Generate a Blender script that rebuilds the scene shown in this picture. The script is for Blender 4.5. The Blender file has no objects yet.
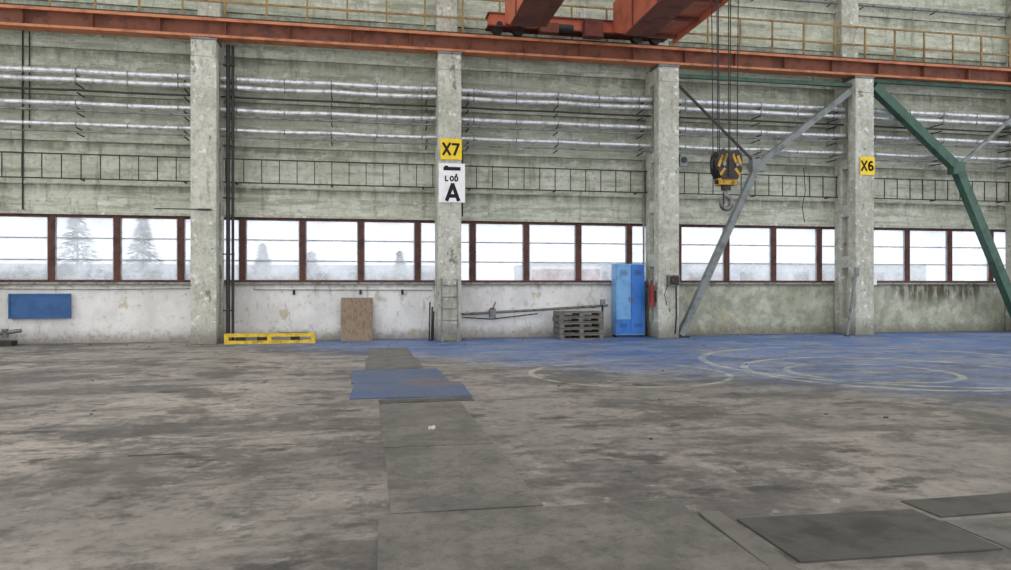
import bpy, bmesh, math, random
from mathutils import Vector, Matrix
random.seed(7)
S=bpy.context.scene
COL=S.collection
try:
    S.view_settings.view_transform='Standard'
    S.view_settings.look='None'
except Exception as e: print(e)

# ------------------------------------------------------------ helpers
def s(r,g,b):
    def f(c):
        c/=255.0
        return c/12.92 if c<=0.04045 else ((c+0.055)/1.055)**2.4
    return (f(r),f(g),f(b),1.0)

class Mat:
    def __init__(self,name,rough=0.8,metal=0.0,spec=0.3):
        self.m=bpy.data.materials.new(name); self.m.use_nodes=True
        self.nt=self.m.node_tree; self.nt.nodes.clear()
        self.out=self.nt.nodes.new('ShaderNodeOutputMaterial')
        self.b=self.nt.nodes.new('ShaderNodeBsdfPrincipled')
        self.nt.links.new(self.b.outputs[0],self.out.inputs[0])
        self.b.inputs['Roughness'].default_value=rough
        self.b.inputs['Metallic'].default_value=metal
        self.b.inputs['Specular IOR Level'].default_value=spec
        g=self.nt.nodes.new('ShaderNodeNewGeometry'); self.P=g.outputs['Position']
        sp=self.nt.nodes.new('ShaderNodeSeparateXYZ'); self.nt.links.new(self.P,sp.inputs[0])
        self.X,self.Y,self.Z=sp.outputs
    def set(self,inp,v):
        if hasattr(v,'is_linked') or isinstance(v,bpy.types.NodeSocket): self.nt.links.new(v,inp)
        else: inp.default_value=v
    def noise(self,scale,detail=5,rough=0.6,st=(1,1,1),off=(0,0,0)):
        mp=self.nt.nodes.new('ShaderNodeMapping'); mp.inputs['Scale'].default_value=st; mp.inputs['Location'].default_value=off
        self.nt.links.new(self.P,mp.inputs[0])
        n=self.nt.nodes.new('ShaderNodeTexNoise'); n.inputs['Scale'].default_value=scale
        n.inputs['Detail'].default_value=detail; n.inputs['Roughness'].default_value=rough
        self.nt.links.new(mp.outputs[0],n.inputs['Vector']); return n.outputs['Fac']
    def ss(self,v,a,b,lo=0.0,hi=1.0):
        n=self.nt.nodes.new('ShaderNodeMapRange'); n.interpolation_type='SMOOTHSTEP'
        self.set(n.inputs[0],v)
        n.inputs[1].default_value=a;n.inputs[2].default_value=b;n.inputs[3].default_value=lo;n.inputs[4].default_value=hi
        return n.outputs[0]
    def ma(self,op,a,b=0.0):
        n=self.nt.nodes.new('ShaderNodeMath'); n.operation=op
        self.set(n.inputs[0],a); self.set(n.inputs[1],b); return n.outputs[0]
    def mix(self,f,a,b,blend='MIX'):
        n=self.nt.nodes.new('ShaderNodeMix'); n.data_type='RGBA'; n.blend_type=blend
        self.set(n.inputs[0],f); self.set(n.inputs[6],a); self.set(n.inputs[7],b); return n.outputs[2]
    def color(self,c): self.set(self.b.inputs['Base Color'],c)
    def bump(self,h,strength=0.4,dist=0.02):
        n=self.nt.nodes.new('ShaderNodeBump'); n.inputs['Strength'].default_value=strength; n.inputs['Distance'].default_value=dist
        self.set(n.inputs['Height'],h); self.nt.links.new(n.outputs[0],self.b.inputs['Normal'])

def simple(name,c1,c2=None,scale=6,rough=0.6,metal=0.0,spec=0.4,a=0.45,b=0.65,st=(1,1,1),bump=0.15):
    M=Mat(name,rough,metal,spec)
    if c2 is None: c2=tuple(x*0.7 for x in c1[:3])+(1,)
    n=M.noise(scale,6,0.65,st)
    M.color(M.mix(M.ss(n,a,b),c1,c2))
    M.bump(n,bump,0.01)
    return M.m

class B:
    """collects geometry for one object"""
    def __init__(self): self.v=[];self.f=[];self.mi=[];self.sm=[];self.mats=[]
    def _m(self,mat):
        if mat not in self.mats: self.mats.append(mat)
        return self.mats.index(mat)
    def raw(self,vs,fs,mat,smooth=False):
        o=len(self.v); self.v+= [tuple(p) for p in vs]; k=self._m(mat)
        for f in fs: self.f.append([i+o for i in f]); self.mi.append(k); self.sm.append(smooth)
    def box(self,x0,x1,y0,y1,z0,z1,mat,M=None):
        vs=[Vector(p) for p in [(x0,y0,z0),(x1,y0,z0),(x1,y1,z0),(x0,y1,z0),(x0,y0,z1),(x1,y0,z1),(x1,y1,z1),(x0,y1,z1)]]
        if M: vs=[M@p for p in vs]
        self.raw(vs,[(0,3,2,1),(4,5,6,7),(0,1,5,4),(1,2,6,5),(2,3,7,6),(3,0,4,7)],mat)
    def cyl(self,p0,p1,r0,mat,r1=None,n=12,smooth=True,cap=True):
        p0=Vector(p0);p1=Vector(p1); r1=r0 if r1 is None else r1
        d=(p1-p0).normalized(); a=Vector((0,0,1)) if abs(d.z)<0.9 else Vector((1,0,0))
        u=d.cross(a).normalized(); w=u.cross(d).normalized()*-1
        vs=[]
        for p,r in((p0,r0),(p1,r1)):
            for i in range(n):
                t=2*math.pi*i/n; vs.append(p+u*math.cos(t)*r+w*math.sin(t)*r)
        self.raw(vs,[(i,(i+1)%n,n+(i+1)%n,n+i) for i in range(n)],mat,smooth)
        if cap:
            self.raw(vs,[tuple(range(n))[::-1],tuple(range(n,2*n))],mat)
    def tube(self,pts,r,mat,n=8):
        pts=[Vector(p) for p in pts]; vs=[];fs=[]
        rs=r if isinstance(r,(list,tuple)) else [r]*len(pts)
        pu=None
        for k,p in enumerate(pts):
            d=(pts[min(k+1,len(pts)-1)]-pts[max(k-1,0)]).normalized()
            if pu is None:
                a=Vector((0,0,1)) if abs(d.z)<0.9 else Vector((1,0,0)); u=d.cross(a).normalized()
            else: u=(pu-d*pu.dot(d)).normalized()
            pu=u; w=d.cross(u)
            for i in range(n):
                t=2*math.pi*i/n; vs.append(p+(u*math.cos(t)+w*math.sin(t))*rs[k])
        for k in range(len(pts)-1):
            for i in range(n): fs.append((k*n+i,k*n+(i+1)%n,(k+1)*n+(i+1)%n,(k+1)*n+i))
        self.raw(vs,fs,mat,True)
        self.raw(vs,[tuple(range(n))[::-1],tuple(range(len(vs)-n,len(vs)))],mat)
    def beam(self,p0,p1,w,h,mat):
        """rect section bar between two points, w along Y, h in-plane"""
        p0=Vector(p0);p1=Vector(p1);d=p1-p0;L=d.length;d.normalize()
        yv=Vector((0,1,0)) if abs(d.y)<0.9 else Vector((1,0,0)); sx=d.cross(yv).normalized(); yv=sx.cross(d).normalized()
        M=Matrix((( d.x,yv.x,sx.x,p0.x),(d.y,yv.y,sx.y,p0.y),(d.z,yv.z,sx.z,p0.z),(0,0,0,1)))
        self.box(0,L,-w/2,w/2,-h/2,h/2,mat,M)
    def done(self,name,bevel=0,parent=None,origin=None):
        me=bpy.data.meshes.new(name)
        xs=[p[0] for p in self.v];ys=[p[1] for p in self.v];zs=[p[2] for p in self.v]
        o=Vector(((min(xs)+max(xs))/2,(min(ys)+max(ys))/2,min(zs))) if origin is None else Vector(origin)
        me.from_pydata([(p[0]-o.x,p[1]-o.y,p[2]-o.z) for p in self.v],[],self.f)
        for m in self.mats: me.materials.append(m)
        for i,p in enumerate(me.polygons): p.material_index=self.mi[i]; p.use_smooth=self.sm[i]
        bm=bmesh.new(); bm.from_mesh(me); bmesh.ops.recalc_face_normals(bm,faces=bm.faces); bm.to_mesh(me); bm.free()
        ob=bpy.data.objects.new(name,me); ob.location=o; COL.objects.link(ob)
        if bevel:
            md=ob.modifiers.new('bevel','BEVEL'); md.width=bevel; md.segments=2; md.limit_method='ANGLE'; md.angle_limit=math.radians(40)
        if parent:
            ob.parent=parent; ob.matrix_parent_inverse=Matrix.Translation(-parent.location)
        return ob

# block letters drawn as flat strokes, unit box 0..1 high
def arc(cx,cy,rx,ry,a0,a1,n=16):
    return [(cx+rx*math.cos(math.radians(a0+(a1-a0)*i/n)),cy+ry*math.sin(math.radians(a0+(a1-a0)*i/n))) for i in range(n+1)]
GL={'X':[[(0.02,0),(0.62,1)],[(0.62,0),(0.02,1)]],
    '7':[[(0.02,0.92),(0.6,0.92)],[(0.58,0.95),(0.2,0.0)]],
    '6':[arc(0.31,0.31,0.23,0.23,0,360,20),[(0.09,0.34)]+arc(0.35,0.5,0.27,0.42,180,60,10)],
    'A':[[(0.0,0),(0.36,1)],[(0.72,0),(0.36,1)],[(0.14,0.27),(0.58,0.27)]],
    'L':[[(0.08,1),(0.08,0.07),(0.55,0.07)]],
    'O':[arc(0.38,0.5,0.31,0.42,0,360,20)],
    'D':[[(0.08,0.07),(0.08,0.93),(0.3,0.93)]+arc(0.3,0.5,0.3,0.43,90,-90,12)+[(0.08,0.07)],[(0.2,1.32),(0.32,1.15),(0.44,1.32)]]}
def letters(word,x,y,z,h,sw,mat,parent,adv=0.78):
    tot=h*adv*len(word); b=B(); x0=x-tot/2+h*0.07
    for i,ch in enumerate(word):
        k=0
        for st in GL[ch]:
            k+=1
            for a,c in zip(st[:-1],st[1:]):
                p=Vector((x0+i*adv*h+a[0]*h,y-0.0004*k,z-h/2+a[1]*h)); q=Vector((x0+i*adv*h+c[0]*h,y-0.0004*k,z-h/2+c[1]*h))
                d=(q-p).normalized()*sw*0.2
                b.beam(p-d,q+d,0.003,sw,mat)
    return b.done('lettering',parent=parent)

YF=18.77   # front plane of crane columns
YW=19.75   # inner face of wall
CX=[2.07+6*k for k in range(-3,6)]

# ------------------------------------------------------------ materials
def wall_upper():
    M=Mat('plaster_pale_wall',0.92)
    n1=M.noise(0.7,6,0.65); n2=M.noise(9,7,0.72); n3=M.noise(1.0,7,0.72,(0.45,1,6)); n4=M.noise(2.2,6,0.7,(2.4,2.4,0.35),(3,0,0))
    n6=M.noise(3.2,7,0.7,(0.8,1,2.0),(6,1,3))
    c=M.mix(M.ss(n1,0.35,0.65),s(212,214,198),s(190,194,174))
    band=M.ma('MULTIPLY',M.ss(M.Z,4.85,5.0),M.ss(M.Z,7.2,7.4,1,0))
    c=M.mix(M.ma('MULTIPLY',band,0.4),c,s(156,160,142))
    top=M.ss(M.Z,7.3,7.5)
    c=M.mix(M.ma('MULTIPLY',top,0.25),c,s(176,186,160))
    c=M.mix(M.ma('MULTIPLY',M.ss(n3,0.46,0.62),0.65),c,s(136,140,122))  # horizontal streaks: sprayed banding, plus shadow lines between pipe rows painted into the colour
    c=M.mix(M.ma('MULTIPLY',M.ss(n6,0.50,0.64),0.65),c,s(222,224,212))
    c=M.mix(M.ma('MULTIPLY',M.ss(n2,0.5,0.68),0.5),c,s(124,126,110))
    c=M.mix(M.ma('MULTIPLY',M.ss(n4,0.55,0.68),0.5),c,s(112,112,92))
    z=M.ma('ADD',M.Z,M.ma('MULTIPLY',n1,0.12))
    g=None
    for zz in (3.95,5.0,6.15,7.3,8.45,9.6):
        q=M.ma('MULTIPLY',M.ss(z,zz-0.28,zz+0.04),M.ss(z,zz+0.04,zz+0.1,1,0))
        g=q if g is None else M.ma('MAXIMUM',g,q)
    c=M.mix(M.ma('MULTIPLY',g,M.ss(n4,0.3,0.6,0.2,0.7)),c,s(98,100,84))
    M.color(c)
    M.bump(M.ma('ADD',n2,M.ma('MULTIPLY',n3,1.5)),0.75,0.05)
    return M.m
def wall_lower():
    M=Mat('painted_lower_wall',0.88)
    n1=M.noise(0.9,6,0.65); n2=M.noise(7,8,0.75); n4=M.noise(2,6,0.7,(2.5,2.5,0.5)); n5=M.noise(2.6,7,0.72,(1,1,1),(2,5,8))
    white=M.mix(M.ss(n1,0.38,0.62),s(228,227,224),s(208,207,203))
    green=M.mix(M.ss(n1,0.38,0.62),s(196,199,182),s(166,169,150))
    c=M.mix(M.ss(M.X,8.0,8.1),white,green)
    dirtR=M.ss(M.X,8.0,8.1,0.0,0.5)
    c=M.mix(M.ma('MULTIPLY',dirtR,M.ss(n5,0.42,0.6)),c,s(116,118,100))
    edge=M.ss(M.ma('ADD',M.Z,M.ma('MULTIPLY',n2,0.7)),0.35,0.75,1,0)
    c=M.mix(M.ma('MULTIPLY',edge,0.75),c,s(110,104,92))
    c=M.mix(M.ma('MULTIPLY',M.ss(n2,0.57,0.66),0.5),c,s(140,132,118))
    c=M.mix(M.ma('MULTIPLY',M.ss(n5,0.60,0.65),0.5),c,s(168,164,152))
    c=M.mix(M.ma('MULTIPLY',M.ss(n4,0.57,0.68),0.5),c,s(130,128,112))
    c=M.mix(M.ma('MULTIPLY',M.ss(M.noise(1.6,4,0.5,(1,1,1),(5,1,7)),0.65,0.68),0.6),c,s(178,162,122))
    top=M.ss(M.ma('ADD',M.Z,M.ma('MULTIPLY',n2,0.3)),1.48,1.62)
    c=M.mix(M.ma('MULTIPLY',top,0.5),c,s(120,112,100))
    soot=M.ma('MULTIPLY',M.ma('MULTIPLY',M.ss(M.X,15.4,16.2),M.ss(M.X,18.6,19.3,1,0)),M.ma('MULTIPLY',M.ss(M.Z,0.7,1.25),M.ss(n4,0.38,0.58)))
    c=M.mix(M.ma('MULTIPLY',soot,0.9),c,s(72,64,50))
    M.color(c); M.bump(n2,0.5,0.02)
    return M.m
def concrete_col():
    M=Mat('column_concrete',0.9)
    n1=M.noise(1.3,6,0.7); n2=M.noise(11,8,0.75); n3=M.noise(4,6,0.7,(2,2,0.6))
    c=M.mix(M.ss(n1,0.35,0.65),s(204,204,192),s(176,177,162))
    c=M.mix(M.ma('MULTIPLY',M.ss(n2,0.48,0.66),0.6),c,s(128,128,114))
    c=M.mix(M.ma('MULTIPLY',M.ss(n3,0.52,0.66),0.6),c,s(142,145,122))
    c=M.mix(M.ma('MULTIPLY',M.ss(M.noise(5,6,0.7,(1,1,1),(4,4,4)),0.57,0.65),0.8),c,s(234,234,228))
    c=M.mix(M.ma('MULTIPLY',M.ss(M.noise(3,5,0.7,(1,1,0.7),(8,4,1)),0.62,0.67),0.65),c,s(84,80,72))
    c=M.mix(M.ss(M.ma('ADD',M.Z,M.ma('MULTIPLY',n2,0.9)),0.45,1.1,0.7,0),c,s(104,100,88))
    M.color(c); M.bump(M.ma('ADD',n2,n3),0.7,0.04); return M.m
def floor_mat():
    M=Mat('floor_concrete',0.62,0,0.35)
    n0=M.noise(0.22,5,0.6); n1=M.noise(0.9,8,0.7); n2=M.noise(7,9,0.78); n3=M.noise(30,6,0.8); n5=M.noise(0.42,8,0.72,(0.6,1.6,1),(3,1,0))
    n6=M.noise(2.4,9,0.76,(0.8,1.3,1),(17,3,0)); n7=M.noise(0.6,8,0.75,(1,1,1),(31,13,0))
    c=M.mix(M.ss(n0,0.4,0.6),s(134,128,119),s(108,105,99))
    c=M.mix(M.ma('MULTIPLY',M.ss(n1,0.46,0.62),0.8),c,s(154,147,137))
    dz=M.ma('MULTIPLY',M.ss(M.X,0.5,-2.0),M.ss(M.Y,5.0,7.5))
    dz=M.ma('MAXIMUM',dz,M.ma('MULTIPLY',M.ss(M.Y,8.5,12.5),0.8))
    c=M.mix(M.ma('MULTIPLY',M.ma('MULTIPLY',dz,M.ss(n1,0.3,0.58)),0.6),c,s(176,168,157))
    c=M.mix(M.ma('MULTIPLY',M.ss(n7,0.49,0.58),0.8),c,s(86,82,76))
    c=M.mix(M.ma('MULTIPLY',M.ss(n5,0.5,0.60),0.7),c,s(76,73,68))
    c=M.mix(M.ma('MULTIPLY',M.ss(n6,0.52,0.62),0.6),c,s(66,64,59))
    c=M.mix(M.ma('MULTIPLY',M.ss(n2,0.48,0.66),0.6),c,s(64,62,58))
    c=M.mix(M.ma('MULTIPLY',M.ss(M.noise(3.3,8,0.78,(1,1,1),(7,7,0)),0.57,0.66),0.5),c,s(176,170,161))
    # oil stains
    oil=M.noise(1.1,5,0.6,(1,1.4,1),(41,23,0))
    c=M.mix(M.ma('MULTIPLY',M.ss(oil,0.61,0.67),0.7),c,s(50,48,45))
    c=M.mix(M.ma('MULTIPLY',M.ss(n3,0.52,0.75),0.4),c,s(68,65,60))
    # worn blue floor paint towards the back right of the bay
    a=M.ma('ADD',M.ma('ADD',M.X,M.Y),M.ma('MULTIPLY',n1,6.0))
    m1=M.ss(a,17.0,21.0)
    b=M.ma('ADD',M.Y,M.ma('MULTIPLY',n1,4.0))
    m2=M.ma('MULTIPLY',M.ma('MULTIPLY',M.ss(b,14.0,16.5),M.ss(M.X,1.2,4.0)),0.9)
    m=M.ma('MAXIMUM',m1,m2)
    far=M.ss(M.Y,9,17.5,0.5,1.0)
    wear=M.ss(n2,0.44,0.66,1,0.25)
    wear2=M.ss(M.noise(1.3,8,0.72,(0.5,1.8,1),(2,9,0)),0.40,0.56,0.25,1)
    m=M.ma('MULTIPLY',M.ma('MULTIPLY',m,wear),M.ma('MULTIPLY',far,wear2))
    c=M.mix(m,c,M.mix(M.ss(n1,0.4,0.6),s(54,106,178),s(84,122,174)))
    def ring(cx,cy,r,w):
        dx=M.ma('SUBTRACT',M.X,cx);dy=M.ma('SUBTRACT',M.Y,cy)
        d=M.ma('SQRT',M.ma('ADD',M.ma('MULTIPLY',dx,dx),M.ma('MULTIPLY',dy,dy)))
        return M.ss(M.ma('ABSOLUTE',M.ma('SUBTRACT',d,r)),w*0.5,w,1,0)
    R=ring(8.6,10.9,2.3,0.09)
    for q in ((8.2,10.8,1.3,0.08),(9.6,12.1,3.4,0.10),(4.2,11.4,1.6,0.06)): R=M.ma('MAXIMUM',R,ring(*q))
    c=M.mix(M.ma('MULTIPLY',R,M.ss(n6,0.42,0.6,0.55,0.06)),c,s(192,196,172))
    jx=M.ma('ABSOLUTE',M.ma('ADD',M.ma('SUBTRACT',M.Y,6.9),M.ma('MULTIPLY',M.ma('SUBTRACT',n1,0.5),0.5)))
    J=M.ma('MULTIPLY',M.ss(jx,0.006,0.02,1,0),M.ss(M.X,0.1,0.0))
    jy=M.ma('ABSOLUTE',M.ma('ADD',M.ma('SUBTRACT',M.Y,12.6),M.ma('MULTIPLY',M.ma('SUBTRACT',n7,0.5),0.8)))
    J=M.ma('MAXIMUM',J,M.ma('MULTIPLY',M.ss(jy,0.01,0.03,1,0),0.6))
    c=M.mix(M.ma('MULTIPLY',J,0.6),c,s(54,50,45))
    M.color(c)
    M.set(M.b.inputs['Roughness'],M.ss(n1,0.3,0.7,0.42,0.7))
    M.bump(M.ma('ADD',M.ma('MULTIPLY',n2,0.8),M.ma('SUBTRACT',n3,J)),0.5,0.018)
    return M.m
MW=wall_upper(); MWL=wall_lower(); MC=concrete_col(); MF=floor_mat()
ORANGE=simple('rusty_orange_paint',s(188,122,84),s(154,94,64),3,0.65)
ORANGE_D=simple('dark_rust_web',s(122,76,58),s(90,58,48),3,0.75)
CRANE=simple('crane_red_orange',s(190,104,76),s(158,84,62),2,0.6)
CRANE_D=simple('crane_red_dark',s(118,64,50),s(90,50,42),2,0.65)
OCHRE=simple('ochre_railing_paint',s(150,124,76),s(112,80,52),5,0.6)
FRAME=simple('window_frame_rust',s(92,58,50),s(62,42,38),6,0.75)
SILL=simple('sill_metal',s(150,150,145),s(104,98,90),5,0.6)
BARW=simple('glazing_bar_grey',s(170,172,172),s(130,128,124),6,0.6)
FOIL=simple('pipe_foil',s(218,220,222),s(166,169,172),7,0.38,0.55,0.5,bump=0.5)
PIPEG=simple('pipe_grey',s(140,142,140),s(100,98,94),6,0.5,0.3)
DARK=simple('black_iron',s(50,48,46),s(34,33,32),8,0.6)
STEEL=simple('steel_grey',s(120,122,122),s(85,82,78),8,0.45,0.5)
GREEN=simple('green_steel',s(60,94,78),s(46,72,62),4,0.5)
GREY_BR=simple('greygreen_steel',s(124,130,128),s(92,98,96),4,0.5)
YEL=simple('sign_yellow',s(240,206,34),s(228,190,28),6,0.5,bump=0.02)
WHITE=simple('sign_white',s(238,238,238),s(225,225,225),6,0.5,bump=0.02)
BLACK=simple('lettering_black',s(12,12,12),s(18,18,18),6,0.7,bump=0.0)
BLUE=simple('cabinet_blue',s(46,116,196),s(38,100,178),3,0.4,bump=0.03)
LBLUE=simple('cabinet_light_blue',s(112,164,210),s(98,150,198),3,0.4,bump=0.03)
BLUEB=simple('board_blue',s(54,94,146),s(46,82,128),3,0.6)
YELP=simple('beam_yellow',s(222,190,46),s(166,140,56),5,0.55)
PLY=simple('plywood_brown',s(140,122,102),s(112,98,82),5,0.8,st=(4,4,0.7))
WOOD=simple('weathered_wood',s(116,112,104),s(78,74,68),6,0.85,st=(0.6,4,4))
RED=simple('red_paint',s(150,48,42),s(120,36,32),5,0.5)
PLATE=simple('steel_floor_plate',s(104,101,94),s(76,74,69),2.2,0.6,0.1,bump=0.5)
def plate2():
    M=Mat('worn_floor_plate',0.6,0.0,0.35)
    n=M.noise(1.2,9,0.75); n2=M.noise(9,8,0.78); n3=M.noise(45,4,0.7)
    c=M.mix(M.ss(n,0.4,0.62),s(116,112,104),s(88,86,80))
    c=M.mix(M.ma('MULTIPLY',M.ss(n2,0.48,0.64),0.5),c,s(64,62,58))
    c=M.mix(M.ma('MULTIPLY',M.ss(n3,0.5,0.7),0.35),c,s(60,58,55))
    M.color(c); M.bump(M.ma('ADD',n3,n2),0.5,0.01); return M.m
PLATE2=plate2()
PLATED=simple('dark_floor_plate',s(76,74,68),s(54,52,48),2.5,0.6,0.1,bump=0.5)
PAPER=simple('paper',s(185,182,175),s(160,158,150),20,0.8)
ROPE=simple('wire_rope',s(48,46,44),s(34,33,32),30,0.5,0.4)
BARK=simple('tree_bark',s(64,66,68),s(48,50,52),4,0.9)
LEAF=simple('evergreen_foliage',s(84,100,92),s(62,78,72),2,0.9)
SNOW=simple('outdoor_ground',s(205,208,210),s(170,172,170),0.5,0.9)
def blue_plate():
    M=Mat('blue_floor_plate',0.55,0,0.35)
    n=M.noise(1.6,7,0.7); n2=M.noise(9,7,0.7)
    c=M.mix(M.ss(n,0.42,0.6),s(78,96,126),s(58,84,128))
    c=M.mix(M.ma('MULTIPLY',M.ss(n2,0.42,0.6),0.75),c,s(88,86,80))
    r=M.ma('MULTIPLY',M.ss(M.X,0.35,0.75),M.ma('MULTIPLY',M.ss(M.Y,10.2,10.6),M.ss(M.Y,11.0,11.4,1,0)))
    c=M.mix(M.ma('MULTIPLY',r,M.ss(n2,0.35,0.6,0.7,0.2)),c,s(126,100,70))
    M.color(c); M.bump(n2,0.4,0.01); return M.m
PLATEB=blue_plate()
def glass_mat():
    M=Mat('dirty_window_glass'); nt=M.nt; nt.nodes.remove(M.b)
    tr=nt.nodes.new('ShaderNodeBsdfTransparent'); tr.inputs[0].default_value=(0.78,0.80,0.82,1)
    tl=nt.nodes.new('ShaderNodeBsdfTranslucent'); tl.inputs[0].default_value=(0.78,0.80,0.83,1)
    gl=nt.nodes.new('ShaderNodeBsdfGlossy'); gl.inputs['Roughness'].default_value=0.08
    mx=nt.nodes.new('ShaderNodeMixShader'); mx2=nt.nodes.new('ShaderNodeMixShader')
    f=M.ss(M.noise(1.5,6,0.7),0.3,0.7,0.2,0.5)
    nt.links.new(f,mx.inputs[0]); nt.links.new(tr.outputs[0],mx.inputs[1]); nt.links.new(tl.outputs[0],mx.inputs[2])
    mx2.inputs[0].default_value=0.03
    nt.links.new(mx.outputs[0],mx2.inputs[1]); nt.links.new(gl.outputs[0],mx2.inputs[2]); nt.links.new(mx2.outputs[0],M.out.inputs[0])
    return M.m
GLASS=glass_mat()

# ------------------------------------------------------------ shell
X0,X1=-15.93,32.07
b=B(); b.box(-22,38,-12,20.0,-0.25,0,MF); b.done('floor')
b=B(); b.box(-60,90,20.02,120,-0.35,-0.1,SNOW); b.done('ground_outside')
WZ0,WZ1=1.52,3.20
b=B()
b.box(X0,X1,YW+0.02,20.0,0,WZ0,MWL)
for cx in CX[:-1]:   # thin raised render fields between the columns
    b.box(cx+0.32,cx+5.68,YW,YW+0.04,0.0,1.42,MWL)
rows=[3.2,3.95,5.0,6.15,7.3,8.45,9.6,10.8,12.0]
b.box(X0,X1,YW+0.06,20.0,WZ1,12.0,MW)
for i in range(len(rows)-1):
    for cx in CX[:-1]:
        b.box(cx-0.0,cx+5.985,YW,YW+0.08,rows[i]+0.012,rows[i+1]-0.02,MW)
w=b.done('wall_back',bevel=0.012)
b=B(); b.box(X0,X1,YW-0.05,YW+0.0,WZ1+0.0,WZ1+0.06,MC); b.done('trim_1')
b=B(); b.box(X0,X1,YW-0.07,YW+0.12,WZ0-0.05,WZ0,SILL); b.done('trim_2')
b=B(); b.box(X0,X1,YW-0.035,YW,3.93,3.99,MW); b.done('trim_3')

# roof with long rooflights (real openings)
ROOF=simple('roof_deck',s(150,150,142),s(120,120,112),2,0.9)
b=B()
y=-12.0
while y<19.9:
    b.box(-22,38,y,min(y+2.0,20.0),12.0,12.25,ROOF); y+=5.0
b.box(-22,38,19.0,20.0,12.0,12.25,ROOF)
for cx in CX: b.box(cx-0.12,cx+0.12,-12,19.35,11.4,12.0,MC)
b.done('ceiling')

# ------------------------------------------------------------ windows
k=0
edges=[2.86-0.05+1.5*i for i in range(-12,19)]
yw=19.84
for i in range(len(edges)-1):
    a,c=edges[i],edges[i+1]
    k+=1
    b=B()
    b.box(a-0.005,a+0.075,yw-0.06,yw+0.06,WZ0,WZ1,FRAME); b.box(c-0.075,c-0.005,yw-0.06,yw+0.06,WZ0,WZ1,FRAME)
    b.box(a+0.075,c-0.075,yw-0.06,yw+0.06,WZ1-0.07,WZ1,FRAME); b.box(a+0.075,c-0.075,yw-0.06,yw+0.06,WZ0,WZ0+0.06,FRAME)
    for z in (WZ0+0.56,WZ0+1.10): b.box(a+0.075,c-0.075,yw-0.025,yw+0.025,z-0.014,z+0.014,BARW)
    b.box(a+0.075,a+0.10,yw-0.03,yw+0.03,WZ0+0.06,WZ1-0.07,BARW); b.box(c-0.10,c-0.075,yw-0.03,yw+0.03,WZ0+0.06,WZ1-0.07,BARW)
    b.box(a+0.10,c-0.10,yw-0.003,yw+0.003,WZ0+0.06,WZ1-0.07,GLASS)
    b.done('window_%d'%k)

# ------------------------------------------------------------ columns (two-branch crane columns)
for cx in CX:
    b=B(); x0,x1=cx-0.3,cx+0.3
    b.box(x0,x1,YF,YF+0.34,0,7.0,MC)
    b.box(x0,x1,19.42,YW,0,7.46,MC)
    b.box(cx-0.13,cx+0.13,YF+0.3,19.45,0,7.2,MC)
    for z0,z1 in((0,0.45),(1.95,2.3),(3.45,3.8),(4.85,5.12),(7.0,7.44)):
        b.box(x0+0.003,x1-0.003,YF+0.003,19.5,z0,z1,MC)
    b.box(x0-0.02,x1+0.02,YF-0.01,19.35,7.40,7.475,STEEL)
    b.done('concrete_column',bevel=0.022)
    b=B(); b.box(x0+0.02,x1-0.02,19.42,YW,7.48,11.98,MC); b.done('upper_column',bevel=0.02)

# ------------------------------------------------------------ crane runway girder + rail
b=B(); yc=18.95
b.box(X0,X1,yc-0.17,yc+0.17,7.48,7.52,ORANGE); b.box(X0,X1,yc-0.17,yc+0.17,7.90,7.94,ORANGE)
b.box(X0,X1,yc-0.012,yc+0.012,7.52,7.90,ORANGE_D)
x=X0+0.5
while x<X1:
    b.box(x-0.006,x+0.006,yc-0.15,yc+0.15,7.52,7.90,ORANGE_D); x+=1.5
b.box(X0,X1,yc-0.03,yc+0.03,7.94,8.04,DARK)
b.box(X0,X1,yc-0.19,yc-0.17,7.48,7.54,ORANGE)
b.box(X0,X1,yc-0.19,yc-0.17,7.88,7.95,ORANGE)
b.done('crane_runway_girder')
b=B(); b.box(X0,X1,19.14,19.36,7.90,7.94,ORANGE_D); b.done('crane_walkway')
b=B(); yr=19.30
for z in (8.55,9.08): b.beam((X0,yr,z),(X1,yr,z),0.035,0.045,OCHRE)
b.box(X0,X1,yr-0.01,yr+0.01,7.94,8.10,OCHRE)
x=X0+0.4
while x<X1:
    b.box(x-0.022,x+0.022,yr-0.02,yr+0.02,7.94,9.10,OCHRE); x+=1.0
b.done('walkway_railing')

# ------------------------------------------------------------ overhead crane
E=bpy.data.objects.new('overhead_bridge_crane',None); E.location=(5.4,10,7.7); COL.objects.link(E)
b=B()
def girder(x0,x1,zb,zt):
    ye,yt,yn=18.70,17.6,-6
    vs=[];prof=[(yn,zb),(yt,zb),(ye,zb+0.42),(ye,zt),(yn,zt)]
    for X in(x0,x1): vs+=[(X,p[0],p[1]) for p in prof]
    n=5
    b.raw(vs,[tuple(range(n)),tuple(range(n,2*n))[::-1]]+[(i,(i+1)%n,n+(i+1)%n,n+i) for i in range(n)],CRANE)
    b.box(x0-0.08,x1+0.08,yn,yt,zb-0.03,zb,CRANE_D)
    for y in [17.2-1.6*i for i in range(12)]:
        b.box(x0-0.03,x0,y-0.02,y+0.02,zb,zt,CRANE_D); b.box(x1,x1+0.03,y-0.02,y+0.02,zb,zt,CRANE_D)
girder(3.5,4.0,7.85,9.0); girder(6.45,7.05,7.80,9.0)
b.done('bridge_girders',parent=E)
b=B()
b.box(7.08,7.85,-6,17.9,7.86,7.92,CRANE)
for y in [17.6-1.2*i for i in range(18)]:
    b.box(7.08,7.85,y-0.03,y+0.03,7.78,7.86,CRANE_D)
b.box(7.79,7.85,-6,17.9,7.74,7.9,CRANE)
b.box(4.05,4.4,-6,17.9,7.95,8.0,CRANE_D)
b.done('service_walkway',parent=E)
b=B()
b.box(3.1,8.0,18.72,19.1,8.20,8.52,CRANE)
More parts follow.
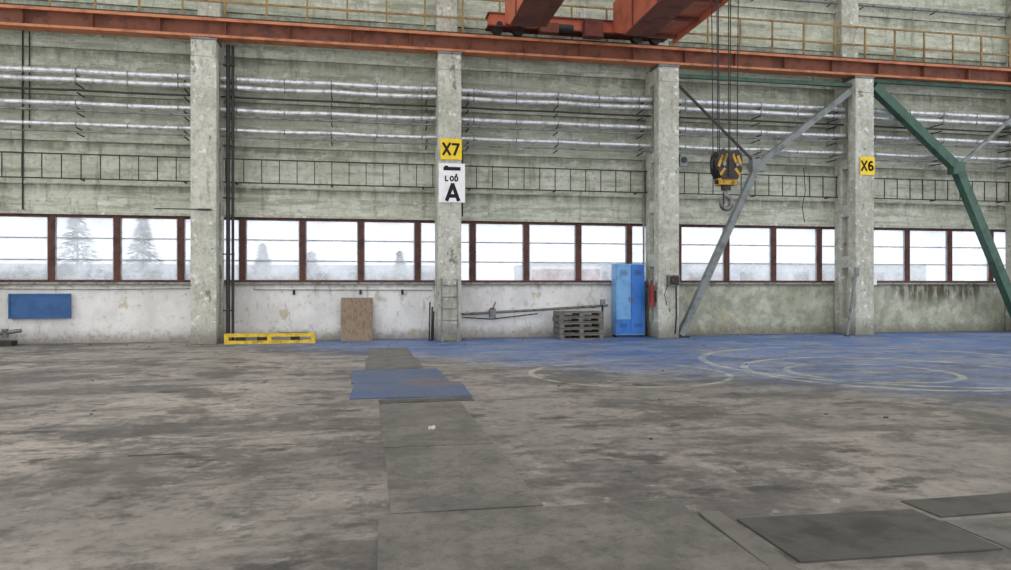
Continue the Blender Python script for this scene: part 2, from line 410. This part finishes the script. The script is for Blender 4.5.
b.box(3.05,8.05,18.68,19.12,8.50,8.54,CRANE_D); b.box(3.05,8.05,18.68,19.12,8.18,8.21,CRANE_D)
for x in(3.35,3.9,7.2,7.75):
    b.cyl((x,18.86,8.19),(x,19.04,8.19),0.15,DARK,n=20); b.cyl((x,18.64,8.22),(x,18.72,8.22),0.08,DARK,n=14)
b.box(4.4,4.9,18.5,18.72,8.05,8.3,CRANE_D); b.cyl((4.9,18.6,8.2),(5.3,18.6,8.2),0.11,DARK)
b.box(5.6,6.1,18.45,18.72,8.0,8.42,CRANE_D)
b.done('end_carriage',parent=E)
b=B(); hx,hy=5.3,10.2
b.box(3.6,6.95,hy-0.9,hy+0.9,9.12,9.3,CRANE_D)
for x in(3.75,6.75):
    for y in(hy-0.7,hy+0.7): b.cyl((x-0.06,y,9.12),(x+0.06,y,9.12),0.12,DARK)
b.cyl((4.5,hy,9.55),(6.1,hy,9.55),0.25,STEEL,n=20); b.cyl((6.15,hy+0.4,9.5),(6.7,hy+0.4,9.5),0.18,CRANE)
b.box(6.1,6.5,hy-0.3,hy+0.3,9.3,9.8,DARK)
b.done('crane_trolley',parent=E)
b=B()
for dx,dy in((-0.19,-0.07),(-0.13,0.07),(0.19,-0.07),(0.13,0.07),(-0.22,0.09),(0.05,0.0)):
    b.cyl((hx+dx*0.75,hy+dy,3.3),(hx+dx*1.0,hy+dy,9.2),0.0075,ROPE,n=6)
b.done('hoist_ropes',parent=E)
YB=simple('hook_block_yellow',s(190,150,52),s(104,84,44),9,0.7,a=0.45,b=0.62)
b=B()
def plate(y0,y1,mat,sc=1.0):
    prof=[(-0.25,3.3),(-0.23,3.41),(-0.15,3.48),(-0.05,3.45),(0.05,3.45),(0.15,3.48),(0.23,3.41),(0.25,3.3),(0.24,3.16),(0.15,3.03),(-0.15,3.03),(-0.24,3.16)]
    n=len(prof); vs=[(hx+p[0]*sc,y0,3.25+(p[1]-3.25)*sc) for p in prof]+[(hx+p[0]*sc,y1,3.25+(p[1]-3.25)*sc) for p in prof]
    b.raw(vs,[tuple(range(n)),tuple(range(n,2*n))[::-1]]+[(i,(i+1)%n,n+(i+1)%n,n+i) for i in range(n)],mat)
plate(hy-0.13,hy-0.11,DARK); plate(hy+0.11,hy+0.13,DARK); plate(hy-0.01,hy+0.01,DARK,0.9)
for x in(-0.13,0.13):
    for y in(-0.06,0.06):
        b.cyl((hx+x,hy+y-0.035,3.27),(hx+x,hy+y+0.035,3.27),0.12,DARK,n=20)
for sx_ in(-1,1):
    for k2,(x0_,x1_) in enumerate(((0.05,0.14),(0.15,0.235))):
        b.beam((hx+sx_*x0_,hy-0.134,3.40-0.02*k2),(hx+sx_*x1_,hy-0.134,3.24-0.03*k2),0.006,0.05,YB)
    b.beam((hx+sx_*0.10,hy-0.134,3.19),(hx+sx_*0.20,hy-0.134,3.09),0.006,0.045,YB)
    b.cyl((hx+sx_*0.13,hy-0.16,3.25),(hx+sx_*0.13,hy-0.13,3.25),0.035,STEEL,n=14)
b.box(hx-0.04,hx+0.04,hy-0.15,hy-0.13,3.06,3.42,DARK)
b.box(hx-0.17,hx+0.17,hy-0.1,hy+0.1,2.95,3.05,YB)
b.cyl((hx-0.22,hy,3.0),(hx+0.22,hy,3.0),0.035,DARK)
b.v=[(hx+(p[0]-hx)*0.80,p[1],p[2]) for p in b.v]
b.cyl((hx,hy,2.88),(hx,hy,2.97),0.075,DARK,n=16)
b.cyl((hx,hy,2.78),(hx,hy,2.9),0.04,STEEL)
pts=[(hx,hy,2.86),(hx+0.005,hy,2.8)]
rs=[0.038,0.036]
for i in range(13):
    t=math.radians(75-i*(285/12.0)); pts.append((hx+0.088*math.cos(t),hy,2.69+0.092*math.sin(t))); rs.append(0.034+0.012*math.sin(math.pi*i/12)-(0.018*(i/12)**3))
b.tube(pts,rs,STEEL,n=10)
b.box(hx-0.05,hx-0.03,hy-0.01,hy+0.01,2.66,2.84,DARK)
b.done('hook_block',parent=E)

# ------------------------------------------------------------ pipes (one run per bay)
def run(name,yp,zs,r,mat,sag=0.02,wob=0.002):
    for cx in CX[:-1]:
        b=B(); pts=[];n=14;xa,xb=cx+0.302,cx+5.698
        sg=sag*random.uniform(0.3,1.2)
        for i in range(n+1):
            f=i/n; pts.append((xa+(xb-xa)*f,yp,zs-sg*abs(math.sin(2*math.pi*f))+random.uniform(-wob,wob)))
        b.tube(pts,[r*random.uniform(0.96,1.04) for _ in pts],mat,n=12)
        if r>0.04:
            for i in range(1,n,3):   # foil joint bands
                p=Vector(pts[i]); b.cyl(p-Vector((0.015,0,0)),p+Vector((0.015,0,0)),r*1.1,PIPEG,n=12)
        for xx in(cx+0.55,cx+3.0,cx+5.45):
            b.box(xx-0.012,xx+0.012,yp-r*0.5,YW-0.001,zs-r-0.045,zs-r-0.02,DARK)
        b.done(name)
run('insulated_pipe',19.27,6.62,0.075,FOIL)
run('insulated_pipe',19.27,6.41,0.066,FOIL)
run('insulated_pipe',19.26,5.84,0.060,FOIL)
run('insulated_pipe',19.26,5.34,0.050,FOIL)
run('steel_pipe',19.30,6.17,0.026,DARK,0.01)
run('steel_pipe',19.30,5.68,0.03,PIPEG,0.02)
run('steel_pipe',19.30,5.18,0.022,PIPEG,0.02)
run('steel_pipe',19.60,9.88,0.05,PIPEG,0.01)
yl=19.55
for cx in CX[:-1]:
    b=B()
    xa,xb=cx+0.32,cx+5.68
    for z in(4.06,4.66): b.beam((xa,yl,z),(xb,yl,z),0.03,0.03,DARK)
    n=12
    for i in range(n+1):
        x=xa+0.05+(xb-xa-0.1)*i/n
        b.box(x-0.010,x+0.010,yl-0.012,yl+0.012,4.06,4.66,DARK)
    for x in(xa+0.3,(xa+xb)/2,xb-0.3): b.box(x-0.02,x+0.02,yl,YW-0.001,4.03,4.06,DARK)
    b.done('cable_ladder')
b=B()
b.tube([(-3.42,19.10,0.0),(-3.42,19.10,7.4)],0.05,DARK); b.tube([(-3.31,19.12,0.0),(-3.31,19.12,7.4)],0.035,DARK)
for z in(0.8,2.2,3.6,4.9,6.9): b.box(-3.54,-3.27,19.05,19.16,z,z+0.03,DARK)
b.done('riser_pipes')
b=B(); b.tube([(7.69,19.66,0.0),(7.69,19.66,3.9),(7.69,19.66,5.0)],0.03,PIPEG); b.done('wall_drain_pipe')
b=B(); b.tube([(2.50,19.6,3.3),(2.50,19.6,5.1)],0.02,DARK); b.done('wall_conduit')
b=B(); b.tube([(-8.3,19.72,3.3),(-8.3,19.72,8.1)],0.02,DARK); b.tube([(-8.15,19.72,5.3),(-8.15,19.72,8.1)],0.015,DARK); b.done('wall_conduit')
b=B(); b.tube([(12.6,19.5,4.9),(12.62,19.45,4.2),(12.55,19.5,3.75),(12.63,19.5,3.3)],0.012,DARK); b.done('hanging_cable')
b=B(); b.tube([(-9.5,19.72,1.36),(-6.5,19.72,1.34),(-4.3,19.72,1.36)],0.012,PIPEG,6); b.done('wall_conduit')
b=B(); b.tube([(-2.9,19.72,1.33),(1.7,19.72,1.31)],0.012,PIPEG,6)
for x in (-1.9,-0.2,0.9): b.box(x-0.03,x+0.03,19.68,YW-0.001,1.2,1.33,DARK)
b.done('wall_conduit')

# ------------------------------------------------------------ portal bracing
b=B(); yb=18.98
K=(10.82,yb,4.84)
b.beam((13.70,yb,7.05),K,0.2,0.17,GREY_BR); b.beam(K,(8.50,yb,0.06),0.2,0.17,GREY_BR)
b.beam((8.40,yb,7.02),K,0.05,0.06,DARK)
b.box(10.62,11.02,yb-0.11,yb+0.11,4.66,5.0,GREY_BR)
b.box(8.38,8.72,yb-0.15,yb+0.15,0,0.04,DARK)
b.done('steel_portal_brace')
b=B()
K=(17.30,yb,4.95)
b.beam((14.50,yb,7.24),K,0.24,0.26,GREEN); b.beam(K,(19.60,yb,0.14),0.24,0.26,GREEN)
b.beam((19.70,yb,6.9),K,0.08,0.09,GREY_BR)
b.box(17.1,17.5,yb-0.13,yb+0.13,4.76,5.12,GREEN)
b.box(19.42,19.75,yb-0.15,yb+0.15,0,0.04,DARK)
b.done('green_portal_brace')
b=B(); b.beam((8.39,yb,7.24),(13.75,yb,7.24),0.12,0.10,GREEN); b.done('horizontal_strut')
b=B(); b.beam((14.39,yb,7.41),(19.75,yb,7.41),0.12,0.10,GREEN); b.done('horizontal_strut')

# ------------------------------------------------------------ signs
def sign(name,cx,z0,z1,w,mat,y=YF-0.035):
    b=B(); b.box(cx-w/2,cx+w/2,y,y+0.015,z0,z1,mat); b.box(cx-0.02,cx+0.02,y+0.015,YF-0.001,z0+0.05,z1-0.05,DARK)
    return b.done(name)
yt=YF-0.037
g=sign('column_number_sign',2.10,4.68,5.22,0.55,YEL); letters('X7',2.10,yt,4.95,0.30,0.062,BLACK,g)
g=sign('bay_letter_sign',2.12,3.58,4.58,0.68,WHITE)
letters('LOD',2.12,yt,4.19,0.13,0.035,BLACK,g,0.95); letters('A',2.12,yt,3.84,0.42,0.095,BLACK,g)
b=B(); b.box(1.90,2.34,YF-0.042,YF-0.036,4.40,4.49,BLACK); b.box(1.93,2.02,YF-0.042,YF-0.036,4.49,4.52,BLACK); b.done('header_strip',parent=g)
g=sign('column_number_sign',14.13,4.62,5.14,0.46,YEL); letters('X6',14.13,yt,4.88,0.28,0.056,BLACK,g)

# ------------------------------------------------------------ blue cabinet
b=B(); xa,xb,ya,ybk=6.74,7.58,19.28,19.68
b.box(xa,xb,ya+0.02,ybk,0.06,2.04,LBLUE)
b.box(xa+0.03,xb-0.03,ya+0.04,ybk-0.02,0,0.06,DARK)
mid=7.17
b.box(xa+0.015,mid-0.006,ya,ya+0.02,0.50,2.01,LBLUE); b.box(xa+0.015,mid-0.006,ya,ya+0.02,0.09,0.49,BLUE); b.box(mid+0.006,xb-0.015,ya,ya+0.02,0.09,2.01,BLUE)
for x in((xa+mid)/2,(xb+mid)/2):
    for z in(1.72,1.76,1.80,1.84,0.28,0.32,0.36): b.box(x-0.11,x+0.11,ya-0.006,ya,z,z+0.012,DARK)
b.box(mid-0.06,mid-0.03,ya-0.03,ya,0.98,1.12,STEEL); b.box(mid+0.03,mid+0.06,ya-0.03,ya,0.98,1.12,STEEL)
for z in(0.4,1.6): b.cyl((xa+0.01,ya,z),(xa+0.01,ya,z+0.1),0.012,STEEL,n=8); b.cyl((xb-0.01,ya,z),(xb-0.01,ya,z+0.1),0.012,STEEL,n=8)
b.done('metal_locker_cabinet',bevel=0.006)

# blue wall board
b=B(); b.box(-8.55,-7.21,19.62,19.66,0.66,1.22,BLUEB)
b.box(-8.57,-7.19,19.60,19.66,1.20,1.24,BLUEB); b.box(-8.57,-7.19,19.60,19.66,0.63,0.67,BLUEB); b.box(-8.57,-8.53,19.60,19.66,0.66,1.2,BLUEB); b.box(-7.23,-7.19,19.60,19.66,0.66,1.2,BLUEB)
for x in(-8.3,-7.45): b.box(x-0.02,x+0.02,19.66,YW-0.002,0.8,1.1,DARK)
b.done('blue_notice_board')

# valve + pipe stub lower left
b=B()
b.tube([(-9.55,19.3,0.28),(-9.3,19.3,0.28),(-8.6,19.28,0.30),(-8.15,19.3,0.36)],0.045,STEEL)
b.cyl((-8.95,19.3,0.12),(-8.95,19.3,0.46),0.10,DARK); b.cyl((-8.95,19.3,0.46),(-8.95,19.3,0.5),0.15,STEEL,n=18)
b.cyl((-8.5,19.3,0.18),(-8.5,19.3,0.40),0.07,STEEL); b.box(-9.2,-8.3,19.15,19.45,0.0,0.12,DARK)
for x in(-9.1,-8.75): b.cyl((x-0.02,19.3,0.28),(x+0.02,19.3,0.28),0.10,STEEL,n=16)
b.done('pipe_valve_assembly')

# yellow lifting beam on floor
b=B(); y0=18.90
b.box(-3.46,-1.30,y0-0.10,y0-0.06,0.17,0.25,YELP); b.box(-3.46,-1.30,y0-0.10,y0-0.06,0.0,0.08,YELP)
b.box(-3.46,-1.30,y0+0.06,y0+0.10,0.17,0.25,YELP); b.box(-3.46,-1.30,y0+0.06,y0+0.10,0.0,0.08,YELP)
for x in(-3.46,-2.45,-1.40):
    b.box(x,x+0.10,y0-0.09,y0+0.09,0.0,0.24,YELP)
for x in(-3.2,-2.7,-1.9): b.box(x,x+0.22,y0-0.05,y0+0.05,0.06,0.2,DARK)
b.box(-2.2,-1.5,y0-0.05,y0+0.05,0.22,0.28,PLY)
b.done('yellow_lifting_beam')

# plywood board leaning
b=B(); M4=Matrix.Translation((-0.29,19.36,0.0))@Matrix.Rotation(math.radians(-16),4,'X')
b.box(-0.41,0.41,0,0.02,0,1.16,PLY,M4)
b.done('leaning_plywood_board')

# small ladder leaning on the column
b=B()
M4=Matrix.Translation((2.05,18.50,0.0))@Matrix.Rotation(math.radians(-8),4,'X')
for x in(-0.2,0.2): b.box(x-0.02,x+0.02,-0.025,0.025,0,1.62,STEEL,M4)
for z in(0.25,0.55,0.85,1.15,1.45): b.box(-0.2,0.2,-0.015,0.015,z-0.015,z+0.015,STEEL,M4)
b.done('short_ladder')
b=B()
for i,x in enumerate((1.60,1.66,1.70)):
    b.cyl((x-0.05,18.9+0.05*i,0.0),(x-0.01,19.15,1.0-0.12*i),0.02,DARK,n=8)
b.done('steel_rods')

# inclined pipe along wall w/ valve
b=B(); b.tube([(2.45,19.6,0.66),(4.5,19.58,0.76),(6.6,19.6,0.88)],0.035,STEEL)
b.tube([(2.5,19.64,0.58),(3.3,19.64,0.52),(4.6,19.64,0.66)],0.015,DARK)
b.cyl((3.32,19.5,0.76),(3.32,19.66,0.76),0.08,RED,n=16); b.box(3.24,3.40,19.48,19.66,0.56,0.80,STEEL); b.cyl((3.32,19.5,0.8),(3.38,19.45,1.0),0.02,STEEL)
for x in(2.9,4.7,6.2): b.box(x-0.02,x+0.02,19.58,YW-0.001,0.62+(x-2.45)*0.05,0.66+(x-2.45)*0.05,DARK)
b.done('wall_water_pipe')
b=B(); b.cyl((6.40,19.45,0.0),(6.40,19.45,1.0),0.03,DARK); b.box(6.35,6.47,19.40,19.5,0.9,1.05,STEEL); b.done('pipe_stand')

# pallets
b=B()
for kx in range(5):
    z=0.15*kx; dx=random.uniform(-0.03,0.03)
    for xx in(5.02,5.57,6.12): b.box(xx+dx,xx+dx+0.12,18.85,19.55,z+0.022,z+0.10,WOOD)
    for q in range(5): b.box(5.02+dx,6.24+dx,18.85+q*0.15,18.95+q*0.15,z+0.10,z+0.135,WOOD)
    for q in range(3): b.box(5.02+dx,6.24+dx,18.85+q*0.3,18.95+q*0.3,z+0.0,z+0.022,WOOD)
b.done('stacked_pallets')

b=B(); b.box(8.0,8.32,18.62,YF-0.001,1.42,1.72,STEEL); b.box(8.03,8.29,18.60,18.62,1.45,1.69,DARK)
b.tube([(8.24,18.68,1.42),(8.24,18.66,0.6),(8.22,18.7,0.12)],0.025,DARK); b.cyl((8.1,18.55,1.58),(8.1,18.60,1.58),0.03,RED)
b.tube([(8.02,18.7,1.5),(7.9,18.66,1.2),(7.98,18.7,0.9)],0.012,DARK)
b.done('electrical_switch_box')
b=B(); b.cyl((7.64,18.95,0.85),(7.64,18.95,1.42),0.08,RED,n=18); b.cyl((7.64,18.95,1.42),(7.64,18.95,1.50),0.08,RED,r1=0.03,n=18); b.cyl((7.64,18.95,1.50),(7.64,18.95,1.58),0.025,DARK)
b.tube([(7.64,18.93,1.55),(7.56,18.86,1.4),(7.56,18.86,1.0)],0.012,DARK); b.box(7.70,7.765,18.90,19.0,1.0,1.3,DARK)
b.done('fire_extinguisher')
b=B(); b.box(8.40,8.62,18.78,18.95,4.72,5.05,GREY_BR); b.box(8.375,8.42,18.82,18.9,4.8,4.9,DARK); b.cyl((8.51,18.74,4.88),(8.51,18.78,4.88),0.08,DARK); b.done('column_floodlight')
b=B(); b.cyl((13.3,18.50,0.0),(13.72,18.66,1.85),0.04,GREY_BR); b.cyl((13.3,18.50,0.0),(13.3,18.50,0.03),0.08,DARK); b.box(13.66,13.76,18.60,18.68,1.7,1.95,GREY_BR); b.done('leaning_pole')
b=B(); b.box(14.42,14.56,18.9,19.1,1.45,1.65,WHITE); b.cyl((14.49,19.0,0.0),(14.49,19.0,1.45),0.015,PIPEG,n=6); b.done('small_junction_box')
b=B(); b.beam((-5.0,18.62,3.27),(-3.8,18.72,3.28),0.02,0.025,DARK); b.box(-4.05,-3.75,18.70,18.765,3.26,3.30,DARK); b.done('cable_bracket')

# ------------------------------------------------------------ floor plates
def plate_obj(name,x0,x1,y0,y1,th,mat,rot=0,z=0.0):
    b=B(); cx,cy=(x0+x1)/2,(y0+y1)/2
    M4=Matrix.Translation((cx,cy,z))@Matrix.Rotation(math.radians(rot),4,'Z')
    b.box(-(x1-x0)/2,(x1-x0)/2,-(y1-y0)/2,(y1-y0)/2,0,th,mat,M4)
    return b.done(name,bevel=0.003)
P='floor_cover_plate'
plate_obj(P,-0.26,1.18,10.9,12.6,0.014,PLATEB,1)
plate_obj(P,-0.22,1.34,9.42,10.84,0.018,PLATEB,-1)
plate_obj(P,-0.05,0.95,12.7,14.6,0.010,PLATE,0)
plate_obj(P,0.0,0.9,14.65,16.9,0.010,PLATE2,0)
plate_obj(P,0.13,1.30,9.05,9.30,0.010,PLATED,2)
plate_obj(P,0.13,1.12,6.58,8.95,0.008,PLATE2,0)
plate_obj(P,0.14,1.13,4.66,6.52,0.010,PLATE2,0)
plate_obj(P,0.04,2.0,2.2,4.60,0.018,PLATE2,-1)
plate_obj(P,2.02,2.16,3.3,4.3,0.022,PLATE,-3)
plate_obj(P,2.22,3.42,3.44,4.14,0.014,PLATED,-1.5)
plate_obj(P,3.50,4.9,3.98,4.32,0.012,PLATED,1)
plate_obj(P,3.46,4.9,3.35,3.90,0.008,PLATE,0)
b=B()
for i in range(6):
    a=Vector((0.62+random.uniform(-.03,.03),7.3+random.uniform(-.03,.03),0.02+random.uniform(-.008,.008)))
    b.cyl(a,a+Vector((random.uniform(-.03,.03),random.uniform(-.03,.03),random.uniform(0,.02))),0.014,PAPER,n=5,smooth=False)
b.done('crumpled_paper')
b=B()
for i in range(110):
    x=random.uniform(-9,16); y=random.uniform(17.6,19.5) if i%3 else random.uniform(6,18); r=random.uniform(0.005,0.016)
    b.box(x-r,x+r*1.5,y-r,y+r,0,r,random.choice([PLATE,PLATED,PLY]),None)
b.done('floor_debris')
b=B(); b.box(-2.0,-1.55,6.66,6.685,0,0.006,PLATED); b.done('metal_strip')

# ------------------------------------------------------------ outside
def tree(x,y,h,rk=0.03):
    b=B()
    def br(p,d,L,r,lv):
        q=p+d*L; b.cyl(p,q,max(r,0.018),BARK,r1=max(r*0.65,0.014),n=5 if lv<2 else 3,cap=False)
        if lv>=5: return
        for i in range(3 if lv<2 else 4):
            nd=(d+Vector((random.uniform(-.9,.9),random.uniform(-.9,.9),random.uniform(-.35,.4)))).normalized()
            br(p+d*L*random.uniform(0.45,1.0),nd,L*random.uniform(0.62,0.82),r*0.62,lv+1)
    br(Vector((x,y,-0.1)),Vector((0,0,1)),h*0.2,h*rk,0)
    b.done('bare_tree')
for q in((-15.5,30,5.5),(-13.2,31,5),(-11,29,5),(-6.4,30,4.5),(-3.5,31,5),(-1.6,33,4),(0.8,36,4),(3.5,42,5),(14,50,6),(24,50,6)): tree(*q)
def conifer(x,y,h,w):
    b=B(); b.cyl((x,y,-0.1),(x,y,h*0.95),0.09,BARK,r1=0.02,n=7)
    for i in range(1500):
        z=h*(0.1+0.9*random.random()**1.2); R=w*(1.02-z/h)*random.uniform(0.15,1.0)**0.6
        t=random.uniform(0,2*math.pi); p=Vector((x+R*math.cos(t),y+R*math.sin(t),z-0.25*R))
        o=Vector((math.cos(t),math.sin(t),-0.3)); sd=Vector((-math.sin(t),math.cos(t),random.uniform(-.3,.3)))
        L=random.uniform(0.14,0.3)
        b.raw([p-o*L*0.5,p+sd*0.07,p+o*L,p-sd*0.07],[(0,1,2,3)],LEAF)
    b.done('evergreen_tree')
for q in((-16.5,33,4.2,1.3),(-12.2,34,5.0,1.7),(-9.3,33,4.4,1.6),(-7.6,35,3.2,1.2),(-2.6,35,3.0,1.2),(-4.9,36,3.4,1.2),(1.6,38,3.2,1.1)): conifer(*q)
b=B()
b.box(9.6,13.0,40,42.5,-0.1,2.45,RED); b.box(9.55,13.05,39.95,42.55,2.35,2.5,WHITE)
for i in range(11): b.box(9.7+i*0.3,9.82+i*0.3,39.93,40,0.1,2.3,RED)
b.done('shipping_container')
FAC=simple('distant_facade',s(176,180,188),s(160,164,172),1,0.9)
b=B(); b.box(-30,6,58,64,-0.1,3.0,FAC); b.box(16,60,70,80,-0.1,3.6,FAC)
for i in range(14): b.box(-29+i*2.5,-27.6+i*2.5,57.95,58,1.2,2.4,STEEL)
for i in range(14): b.box(17+i*3,18.8+i*3,69.95,70,1.4,2.8,STEEL)
b.done('distant_buildings')

# ------------------------------------------------------------ light
W=bpy.data.worlds.new('overcast'); S.world=W; W.use_nodes=True
nt=W.node_tree; bg=nt.nodes['Background']
tc=nt.nodes.new('ShaderNodeTexCoord'); sp=nt.nodes.new('ShaderNodeSeparateXYZ'); nt.links.new(tc.outputs['Generated'],sp.inputs[0])
cr=nt.nodes.new('ShaderNodeValToRGB'); nt.links.new(sp.outputs[2],cr.inputs[0])
cr.color_ramp.elements[0].color=(0.95,0.96,1.0,1); cr.color_ramp.elements[1].color=(1.0,1.0,1.0,1)
nt.links.new(cr.outputs[0],bg.inputs[0]); bg.inputs[1].default_value=2.25

# ------------------------------------------------------------ camera
cam=bpy.data.cameras.new('camera'); cam.sensor_width=36; cam.lens=26.0; cam.clip_end=300
co=bpy.data.objects.new('camera',cam); co.location=(0,0,1.45); co.rotation_euler=(math.radians(90),0,math.radians(-10.65)); COL.objects.link(co)
S.camera=co
